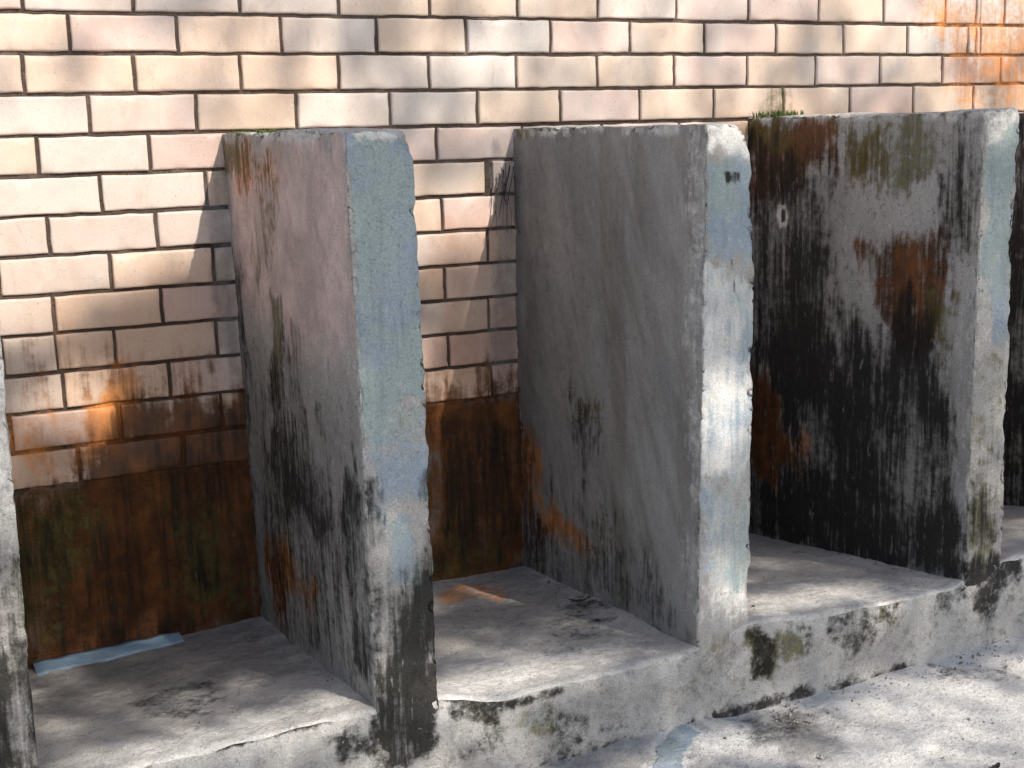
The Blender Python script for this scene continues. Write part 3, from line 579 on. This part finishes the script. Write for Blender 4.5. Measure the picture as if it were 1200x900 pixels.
# ------------------------------------------------------------------ tiled wall
wall = bpy.data.objects.new('tiled_wall', None); C.objects.link(wall)
tag(wall, 'wall of pale pinkish brick tiles with dark joints and a rust brown stained foot', 'wall')
H = .08; J = .0068
rng = np.random.default_rng(11)
TV = []; TF = []; TT = []; base = 0
def add_tile(x0, x1, z0, z1, fine):
    global base
    w, h = x1 - x0, z1 - z0
    if w < .012: return
    st = .011 if fine else .06
    e = np.array([0, .0012, .003, .006])
    us = np.unique(np.round(np.concatenate([e, np.linspace(.006, w - .006, max(2, int(w / st))), w - e]), 6)) if w > .02 else np.array([0, .0012, .003, w / 2, w - .003, w - .0012, w])
    vs = np.unique(np.round(np.concatenate([e, np.linspace(.006, h - .006, max(2, int(h / st))), h - e]), 6))
    U, W = np.meshgrid(us, vs, indexing='ij')
    U = U.ravel(); W = W.ravel()
    P = np.stack([x0 + U, np.zeros_like(U), z0 + W], 1)
    d = np.minimum(np.minimum(U, w - U), np.minimum(W, h - W))
    rr = .0028 + .010 * sstep(.66, .86, vnoise(P, 45, 3))
    prof = np.sqrt(np.clip(1 - (1 - np.clip(d / rr, 0, 1)) ** 2, 0, 1))
    tilt = rng.normal(0, .0012, 2); off = rng.normal(0, .0007)
    y = -(.0075 + off) * prof - tilt[0] * (U / w - .5) - tilt[1] * (W / h - .5) * .6 - (fbm(P, 20, 2, 4) - .5) * .0014
    P[:, 1] = y
    edge = d < .001
    P[edge, 1] = .002
    jit = (vnoise(P, 40, 8) - .5) * .0024 * (d < .0025)
    P[:, 2] += jit; P[:, 0] += (vnoise(P, 40, 9) - .5) * .0024 * (d < .0025)
    TV.append(P); TF.append(grid_faces(len(us), len(vs), base)); base += len(P)
    q = rng.random()
    t = np.array([.72, .585, .475]) if q < .5 else (np.array([.68, .61, .555]) if q < .75 else np.array([.70, .56, .50]))
    t = t * rng.uniform(.92, 1.05)
    TT.append(np.repeat(t[None], len(P), 0))
WX0, WX1, WTOP = -4.0, 7.0, 1.52
for k in range(-18, 13):
    zt = -H * (k - 1) if False else -H * (k - 1)
    z1 = -H * (k - 1) - J / 2; z0 = -H * k + J / 2
    off = ROWOFF[k] if k in ROWOFF else (ROWOFF[0] if k % 2 == 0 else ROWOFF[1]) + .006 * math.sin(k * 2.3)
    js = [off + j * TL for j in range(-22, 40)]
    js += CUTS.get(k, [])
    js = sorted(x for x in js if WX0 < x < WX1)
    js = [x + (rng.normal(0, .0016)) for x in js]
    for a, b in zip(js[:-1], js[1:]):
        if k == 12 and a > .45: continue
        fine = -.9 < a < 2.7 and k >= -2
        cutj = J * (.45 if any(abs(a - q) < .006 or abs(b - q) < .006 for q in CUTS.get(k, [])) else 1)
        add_tile(a + cutj / 2, b - cutj / 2, z0 + rng.normal(0, .0006), z1 + rng.normal(0, .0006), fine)
V = np.concatenate(TV); F = np.concatenate(TF)[:, ::-1]
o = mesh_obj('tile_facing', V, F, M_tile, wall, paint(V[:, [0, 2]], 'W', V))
at = o.data.attributes.new('tint', 'FLOAT_COLOR', 'POINT')
tc = np.ones((len(V), 4), np.float32); tc[:, :3] = np.concatenate(TT); at.data.foreach_set('color', tc.ravel())

def sheet_yz(name, xs, zs, yfun, mat, surf, parent):
    X, Z = np.meshgrid(xs, zs, indexing='ij')
    P = np.stack([X.ravel(), np.zeros(X.size), Z.ravel()], 1)
    P[:, 1] = yfun(P)
    return mesh_obj(name, P, grid_faces(len(xs), len(zs)), mat, parent, paint(P[:, [0, 2]], surf, P))
def axis(lo, a, b, hi, fine, coarse):
    return np.unique(np.round(np.concatenate([np.arange(lo, a, coarse), np.arange(a, b, fine), np.arange(b, hi, coarse), [hi]]), 5))
sheet_yz('mortar_bed', axis(WX0, -.9, 2.7, WX1, .012, .1), axis(-1.0, -.96, .2, WTOP, .012, .1),
         lambda P: -.0012 - (fbm(P, 30, 3, 6) - .5) * .003, M_joint, 'W', wall)
# the rendered foot of the wall, proud of the tiles where it was patched
def foot_y(P):
    top = np.where(P[:, 0] < .47, -.962, -.878) + (fbm(P * [1, 0, 0], 14, 5, 8, .65) - .5) * .06
    up = sstep(top + .003, top - .006, P[:, 2])
    return -.0095 * up + .004 - (fbm(P, 9, 4, 9) - .5) * .010 * up - (fbm(P, 60, 3, 10) - .5) * .004 * up
sheet_yz('rendered_foot', axis(WX0, -.9, 2.7, WX1, .006, .1), np.arange(-1.47, -.84, .006), foot_y, M_base, 'W', wall)
# body of the wall behind the tiles
bv = np.array([(x, y, z) for x in (WX0, WX1) for y in (.02, .22) for z in (ZG - .2, WTOP)], float)
bf = np.array([(0, 1, 3, 2), (4, 6, 7, 5), (0, 4, 5, 1), (2, 3, 7, 6), (0, 2, 6, 4), (1, 5, 7, 3)])
mesh_obj('wall_core', bv, bf, M_joint, wall, np.zeros((8, 9)), smooth=False)

# ------------------------------------------------------------------ the raised floor of the stalls
def floor_z(x, y):
    zb = np.interp(x, FLOOR_X, FLOOR_BACK); zf = np.interp(x, FLOOR_X, FLOOR_FRONT)
    t = np.clip(-y / D, 0, 1.1)
    return zb + (zf - zb) * t
xs = axis(-2.6, -.9, 2.9, 5.0, .0075, .08)
ys = np.concatenate([np.arange(.0, -D + .02, -.0075), -D + np.array([.016, .011, .007, .004, .002, 0])])
X, Y = np.meshgrid(xs, ys, indexing='ij')
P = np.stack([X.ravel(), Y.ravel(), np.zeros(X.size)], 1)
P[:, 2] = floor_z(P[:, 0], P[:, 1])
flat = P.copy(); flat[:, 2] = 0
P[:, 2] += (fbm(flat, 6, 4, 21) - .5) * .014 + (fbm(flat, 45, 3, 22) - .5) * .005
dfr = P[:, 1] + D
rnd = .006 + .006 * sstep(.5, .75, fbm(flat * [1, 0, 0], 14, 3, 24))
P[:, 2] -= rnd * (1 - np.sqrt(np.clip(1 - (1 - np.clip(dfr / .016, 0, 1)) ** 2, 0, 1)))
front_top = P.reshape(len(xs), len(ys), 3)[:, -1]
chf = paint(flat[:, [0, 1]], 'FL', P, 3)
# riser hangs from the front edge
nz = 34
R = np.zeros((len(xs), nz, 3)); t = np.linspace(0, 1, nz)
R[..., 0] = xs[:, None]; R[..., 2] = front_top[:, 2][:, None] * (1 - t) + (ZG - .06) * t
Rf = R.reshape(-1, 3).copy(); Rf[:, 1] = -D
bul = (fbm(Rf, 5, 3, 25) - .5) * .020 + (fbm(Rf, 30, 4, 26) - .5) * .007
Rf[:, 1] = -D - bul * np.repeat(sstep(0, .12, t)[None], len(xs), 0).ravel() - .004 * np.repeat(sstep(0, .15, t)[None], len(xs), 0).ravel()
RV = Rf
chr_ = paint(RV[:, [0, 2]], 'RI', RV, 5)
V = np.concatenate([P, RV]); F = np.concatenate([grid_faces(len(xs), len(ys))[:, ::-1], grid_faces(len(xs), nz, len(P))[:, ::-1]])
o = mesh_obj('concrete_platform', V, F, M_floor, chans=np.concatenate([chf, chr_]))
tag(o, 'low pale concrete platform under the stalls with a mossy chipped front step', 'platform')

# ------------------------------------------------------------------ ground, one sheet out to the horizon
def far_axis(a, b, st):
    m = np.arange(a, b, st); out = [m]
    g = st * 3; x = b; r = []
    while x < 300: r.append(x); x += g; g *= 1.5
    l = []; x = a - st * 3; g = st * 4
    while x > -300: l.append(x); x -= g; g *= 1.5
    return np.array(l[::-1] + list(m) + r + [300.])
xs = far_axis(-.5, 2.9, .010); ys = far_axis(-1.75, -D + .05, .010)
X, Y = np.meshgrid(xs, ys, indexing='ij'); P = np.stack([X.ravel(), Y.ravel(), np.zeros(X.size)], 1)
near = ((P[:, 0] > -3) & (P[:, 0] < 6) & (P[:, 1] > -5) & (P[:, 1] < .5)).astype(float)
zz = (fbm(P, 4, 4, 41) - .5) * .014 + (fbm(P, 26, 3, 42) - .5) * .005
zz += .006 * sstep(.5, .62, fbm(P, 3.2, 4, 43))
P[:, 2] = np.interp(P[:, 0], GX, GZ) + zz * near
ch = paint(P[:, [0, 1]], 'G', P, 6)
o = mesh_obj('ground', P, grid_faces(len(xs), len(ys)), M_ground, chans=ch)
tag(o, kind='structure')

# ------------------------------------------------------------------ small things
# blue strip along the foot of the wall
a, b = np.array(STRIP[0]), np.array(STRIP[1])
n = 60; V = []; wv = STRIP_W
for i in range(n):
    t = i / (n - 1); c = a + (b - a) * t
    zz = floor_z(c[0], c[1]) + .004
    ww = wv * (1 - .25 * t) + .0025 * math.sin(t * 17) + .0015 * math.sin(t * 41)
    for (dy, dz) in ((0, -.006), (0, .012), (-.2 * ww, .011), (-.8 * ww, .007), (-ww, .004), (-ww, -.006)):
        V.append((c[0], c[1] + dy + .0015 * math.sin(t * 23), zz + dz + .001 * math.sin(t * 31 + dy * 90)))
V = np.array(V); F = grid_faces(n, 6)
o = mesh_obj('blue_strip', V, F[:, ::-1], M_blue); tag(o, 'narrow pale blue strip lying along the foot of the wall in the leftmost stall', 'strip')

def ribbon(pts, rad):
    """a thin six-sided strand through the points"""
    pts = np.array(pts); n = len(pts); V = []
    for i in range(n):
        d = pts[min(i + 1, n - 1)] - pts[max(i - 1, 0)]; d /= np.linalg.norm(d) + 1e-9
        u = np.cross(d, [.3, 1, .2]); u /= np.linalg.norm(u); v = np.cross(d, u)
        r = rad * (1 - .6 * i / n)
        for q in range(5):
            an = q * 2 * math.pi / 5; V.append(pts[i] + r * (math.cos(an) * u + math.sin(an) * v))
    F = [(i * 5 + q, i * 5 + (q + 1) % 5, (i + 1) * 5 + (q + 1) % 5, (i + 1) * 5 + q) for i in range(n - 1) for q in range(5)]
    return np.array(V), np.array(F)
def join(parts):
    V = []; F = []; b = 0
    for v, f in parts: V.append(v); F.append(f + b); b += len(v)
    return np.concatenate(V), np.concatenate(F)

rs = random.Random(5)
parts = []
cx, cz0 = WEB
for i in range(13):
    x = cx - rs.uniform(.002, .052); z = cz0 + rs.uniform(-.03, .01); y = -.012 - rs.uniform(0, .02)
    ln = rs.uniform(.06, .16); pts = []
    ph = rs.uniform(0, 6); sl = rs.uniform(-.25, .15)
    for j in range(12):
        s = j / 11
        pts.append((x + sl * ln * s + .004 * math.sin(ph + s * 5), y + .004 * math.sin(ph * 2 + s * 4), z - ln * s))
    parts.append(ribbon(pts, rs.uniform(.0008, .0017)))
V, F = join(parts)
o = mesh_obj('dry_strand', V, F, M_web)
o.name = 'dry_root'
tag(o, 'wispy dark dry roots hanging down the tiles left of the smooth grey partition', 'dry roots')

# moss on the tops of two partitions
def moss(name, x0, x1, y0, y1, zf, n, hgt, label, seed):
    r = random.Random(seed); parts = []
    for i in range(n):
        x = x0 + (x1 - x0) * r.random(); y = y0 + (y1 - y0) * r.random() ** 1.5
        h = hgt * r.uniform(.4, 1.1); a = r.uniform(0, 6.3); w = r.uniform(.0015, .004)
        c, s = math.cos(a), math.sin(a); lx, ly = r.uniform(-.5, .5) * h, r.uniform(-.5, .5) * h
        z = zf(x, y) - .003
        v = np.array([(x - w * c, y - w * s, z), (x + w * c, y + w * s, z), (x + lx * .5 + w * .9 * c, y + ly * .5 + w * .9 * s, z + h * .6), (x + lx, y + ly, z + h)])
        parts.append((v, np.array([(0, 1, 2, 3)])))
    V, F = join(parts)
    o = mesh_obj(name, V, F, M_moss, smooth=False)
    tag(o, label, 'moss', kind='stuff')
for (x0, x1, y0, y1, zb_, zf_, n, hg, lab, sd) in MOSS:
    moss('moss', x0, x1, y0, y1, lambda x, y: zb_ + (zf_ - zb_) * (-y / D), n, hg, lab, sd)

# fallen leaves on the floor and at the foot of the step
def dead_leaf(x, y, z, ln, wd, rz, curl, label):
    nu, nv = 14, 7; V = []
    for i in range(nu):
        t = i / (nu - 1); w = wd * math.sin(math.pi * min(1, t * .92 + .04)) ** .8
        for j in range(nv):
            s = j / (nv - 1) * 2 - 1
            px = (t - .5) * ln; py = s * w / 2
            pz = .002 + curl * (t - .5) ** 2 * ln + .35 * abs(s) * w * .5 + .0008 * math.sin(t * 19 + s * 3)
            V.append((px * math.cos(rz) - py * math.sin(rz), px * math.sin(rz) + py * math.cos(rz), pz))
    o = mesh_obj('fallen_leaf', np.array(V), grid_faces(nu, nv), M_dry); o.location = (x, y, z)
    tag(o, label, 'leaf', 'dead leaves lying on the concrete')
for (x, y, ln, wd, rz, cu, where, lab) in LEAVES:
    z = (float(floor_z(x, y)) if where == 'F' else float(np.interp(x, GX, GZ))) + .004
    dead_leaf(x, y, z, ln, wd, rz, cu, lab)

# crumbs of cement and grit in the corners
gr = np.random.default_rng(8); parts = []
def crumb(x, y, z, r):
    k = 7; th = np.sort(gr.uniform(0, 6.283, k)); rr = r * gr.uniform(.6, 1.1, k)
    lowr = np.stack([x + rr * np.cos(th), y + rr * np.sin(th), np.full(k, z - .3 * r)], 1)
    up = np.stack([x + rr * .6 * np.cos(th + .3), y + rr * .6 * np.sin(th + .3), z + r * gr.uniform(.4, .9, k)], 1)
    V = np.concatenate([lowr, up, [[x, y, z + r * .8]]])
    F = [(i, (i + 1) % k, k + (i + 1) % k, k + i) for i in range(k)] + [(k + i, k + (i + 1) % k, 2 * k, 2 * k) for i in range(k)]
    tri = []
    for a, b, c, d in F:
        tri.append((a, b, c))
        if d != c: tri.append((a, c, d))
    parts.append((V, np.array(tri)))
for i in range(520):
    x = gr.uniform(.3, 2.6); y = -D - .012 - abs(gr.normal(0, .05)) - (gr.uniform(0, .5) if i % 4 == 0 else 0)
    crumb(x, y, float(np.interp(x, GX, GZ)) + .002, gr.uniform(.0012, .0035) * (2.0 if gr.random() < .06 else 1))
for i in range(420):
    side = gr.random()
    x = gr.uniform(-.1, 2.3); y = -abs(gr.normal(0, .05)) - .01 if side < .35 else -gr.uniform(.02, D - .02)
    if side > .55:
        x = float(gr.choice([.41, 1.085, 1.77, .53, 1.21])); x += (-1 if x in (.41, 1.085, 1.77) else 1) * abs(gr.normal(0, .03))
    crumb(x, y, float(floor_z(x, y)) + .001, gr.uniform(.001, .0028) * (2.0 if gr.random() < .05 else 1))
V, F = join(parts)
tag(mesh_obj('grit', V, F, simple('cement_crumbs', (.10, .095, .085), (.36, .35, .33), 160, .9)),
    'fine cement crumbs and grit scattered on the stall floors and below the step', 'grit', kind='stuff')

# ------------------------------------------------------------------ the unseen tree in front that dapples the light
SUN = np.array(SUN_DIR, float)           # direction the light travels
tree = bpy.data.objects.new('unseen_shade_tree', None); C.objects.link(tree)
tree.location = (6.4, -6.6, ZG)
tag(tree, 'unseen leafy tree in front of the stalls, its crown shaped to set shade and sun on them', 'tree')
def limb(pts, r0, r1, n=10):
    pts = np.array(pts, float); V = []; m = len(pts)
    for i in range(m):
        d = pts[min(i + 1, m - 1)] - pts[max(i - 1, 0)]; d /= np.linalg.norm(d)
        u = np.cross(d, [0.1, 1, 0]); u /= np.linalg.norm(u); v = np.cross(d, u)
        r = r0 + (r1 - r0) * i / (m - 1)
        for q in range(n):
            an = q * 2 * math.pi / n; V.append(pts[i] + r * (1 + .08 * math.sin(3 * an + i)) * (math.cos(an) * u + math.sin(an) * v))
    F = [(i * n + q, i * n + (q + 1) % n, (i + 1) * n + (q + 1) % n, (i + 1) * n + q) for i in range(m - 1) for q in range(n)]
    return np.array(V), np.array(F)
def bez(a, b, c, n=14):
    a, b, c = map(np.array, (a, b, c)); return [(1 - t) ** 2 * a + 2 * t * (1 - t) * b + t * t * c for t in np.linspace(0, 1, n)]
lims = [limb(bez((0, 0, -.1), (.1, .1, 2.2), (-.1, .1, 4.3)), .20, .13), limb(bez((-.1, .1, 4.2), (-1.0, .3, 5.3), (-6.5, .5, 5.6)), .10, .02),
        limb(bez((-.1, .1, 4.2), (.2, -.4, 6), (.8, -.6, 7.8)), .10, .03), limb(bez((-.1, .1, 4.0), (-1.2, .4, 4.6), (-4.8, .8, 4.9)), .08, .02),
        limb(bez((-.05, .1, 4.3), (1.2, .3, 5.4), (2.6, .2, 6.2)), .08, .02)]
V, F = join(lims); mesh_obj('unseen_trunk', V, F, M_bark, tree)
# leaves: wall-plane target (x, z) pushed back along the light, the unseen crown is shaped to set shade and sun on the stalls
g = np.random.default_rng(3)
pts = []
def cloud(x0, x1, z0, z1, n, clump, s0=5.4, s1=6.9):
    X = g.uniform(x0, x1, n * 4); Z = g.uniform(z0, z1, n * 4); S = g.uniform(s0, s1, n * 4)
    P = np.stack([X, np.zeros_like(X), Z], 1) - SUN[None] * S[:, None]
    keep = fbm(P, 2.1, 3, 77) > clump
    for hx, hz, rx, rz in GAPS:               # gaps in the foliage that let patches of sun through
        keep &= ((X - hx) / rx) ** 2 + ((Z - hz) / rz) ** 2 > 1
    pts.append(P[keep][:n])
GAPS = [(.93, -.90, .06, .08), (.91, -1.44, .06, .15), (.50, -1.88, .27, .065), (1.14, -1.83, .28, .065), (-.05, -1.88, .27, .055), (-.02, -.62, .12, .06), (.0, -.40, .42, .21), (.62, -.30, .16, .12), (.02, .02, .16, .12), (.06, -.79, .13, .085)]
cloud(-2.2, 4.6, -2.14, -.56, 9800, .40)
cloud(.0, .50, -.95, -.42, 700, .25)
cloud(-.7, .75, -1.2, -.60, 900, .30)
cloud(-2.6, 5.0, -.40, 1.6, 4300, .46)
cloud(-2.0, 4.6, -4.2, -2.2, 1500, .52)
P = np.concatenate(pts) - np.array(tree.location)
n = len(P)
ln = g.uniform(.07, .12, n); wd = ln * g.uniform(.42, .6, n)
A = g.normal(size=(n, 3)); A[:, 2] *= .6; A /= np.linalg.norm(A, axis=1)[:, None]
B = g.normal(size=(n, 3)); B -= A * (A * B).sum(1)[:, None]; B /= np.linalg.norm(B, axis=1)[:, None]
Nn = np.cross(A, B)
ring = [(-.5, 0, 0), (-.2, .42, .05), (.15, .40, .05), (.5, 0, -.08), (.15, -.40, .05), (-.2, -.42, .05)]
V = np.stack([P + A * (q[0] * ln)[:, None] + B * (q[1] * wd)[:, None] + Nn * (q[2] * ln)[:, None] for q in ring], 1).reshape(-1, 3)
b6 = np.arange(n)[:, None] * 6
F = np.concatenate([b6 + [0, 1, 2, 3], b6 + [0, 3, 4, 5]])
mesh_obj('unseen_crown', V, F, M_leaf, tree)

# ------------------------------------------------------------------ light
w = bpy.data.worlds.new('World'); scene.world = w; w.use_nodes = True
nt = w.node_tree; sky = nt.nodes.new('ShaderNodeTexSky'); sky.sky_type = 'NISHITA'; sky.sun_disc = False; sky.dust_density = 1.6
to_sun = -SUN / np.linalg.norm(SUN)
sky.sun_elevation = math.asin(to_sun[2]); sky.sun_rotation = math.atan2(to_sun[0], to_sun[1])
bg = nt.nodes['Background']; nt.links.new(sky.outputs[0], bg.inputs[0]); bg.inputs[1].default_value = SKY
sun = bpy.data.lights.new('sun', 'SUN'); sun.energy = SUN_E; sun.angle = math.radians(.53); sun.color = (1, .91, .80)
so = bpy.data.objects.new('sun', sun); C.objects.link(so)
so.rotation_euler = Vector(SUN).to_track_quat('-Z', 'Y').to_euler(); so.location = (4, -8, 9)

# ------------------------------------------------------------------ camera
cd = bpy.data.cameras.new('camera'); cam = bpy.data.objects.new('camera', cd); C.objects.link(cam)
from mathutils import Matrix
cam.matrix_world = Matrix([(*CAM_R[0], CAM_P[0]), (*CAM_R[1], CAM_P[1]), (*CAM_R[2], CAM_P[2]), (0, 0, 0, 1)])
cd.sensor_width = 36; cd.lens = CAM_F * 36; cd.clip_end = 1000; cd.clip_start = .05
scene.camera = cam
scene.cycles.adaptive_threshold = .025; scene.cycles.max_bounces = 6; scene.cycles.diffuse_bounces = 3; scene.cycles.glossy_bounces = 2
scene.view_settings.view_transform = 'Standard'; scene.view_settings.look = 'None'; scene.view_settings.exposure = 0
scene.render.resolution_x, scene.render.resolution_y = 1024, 768
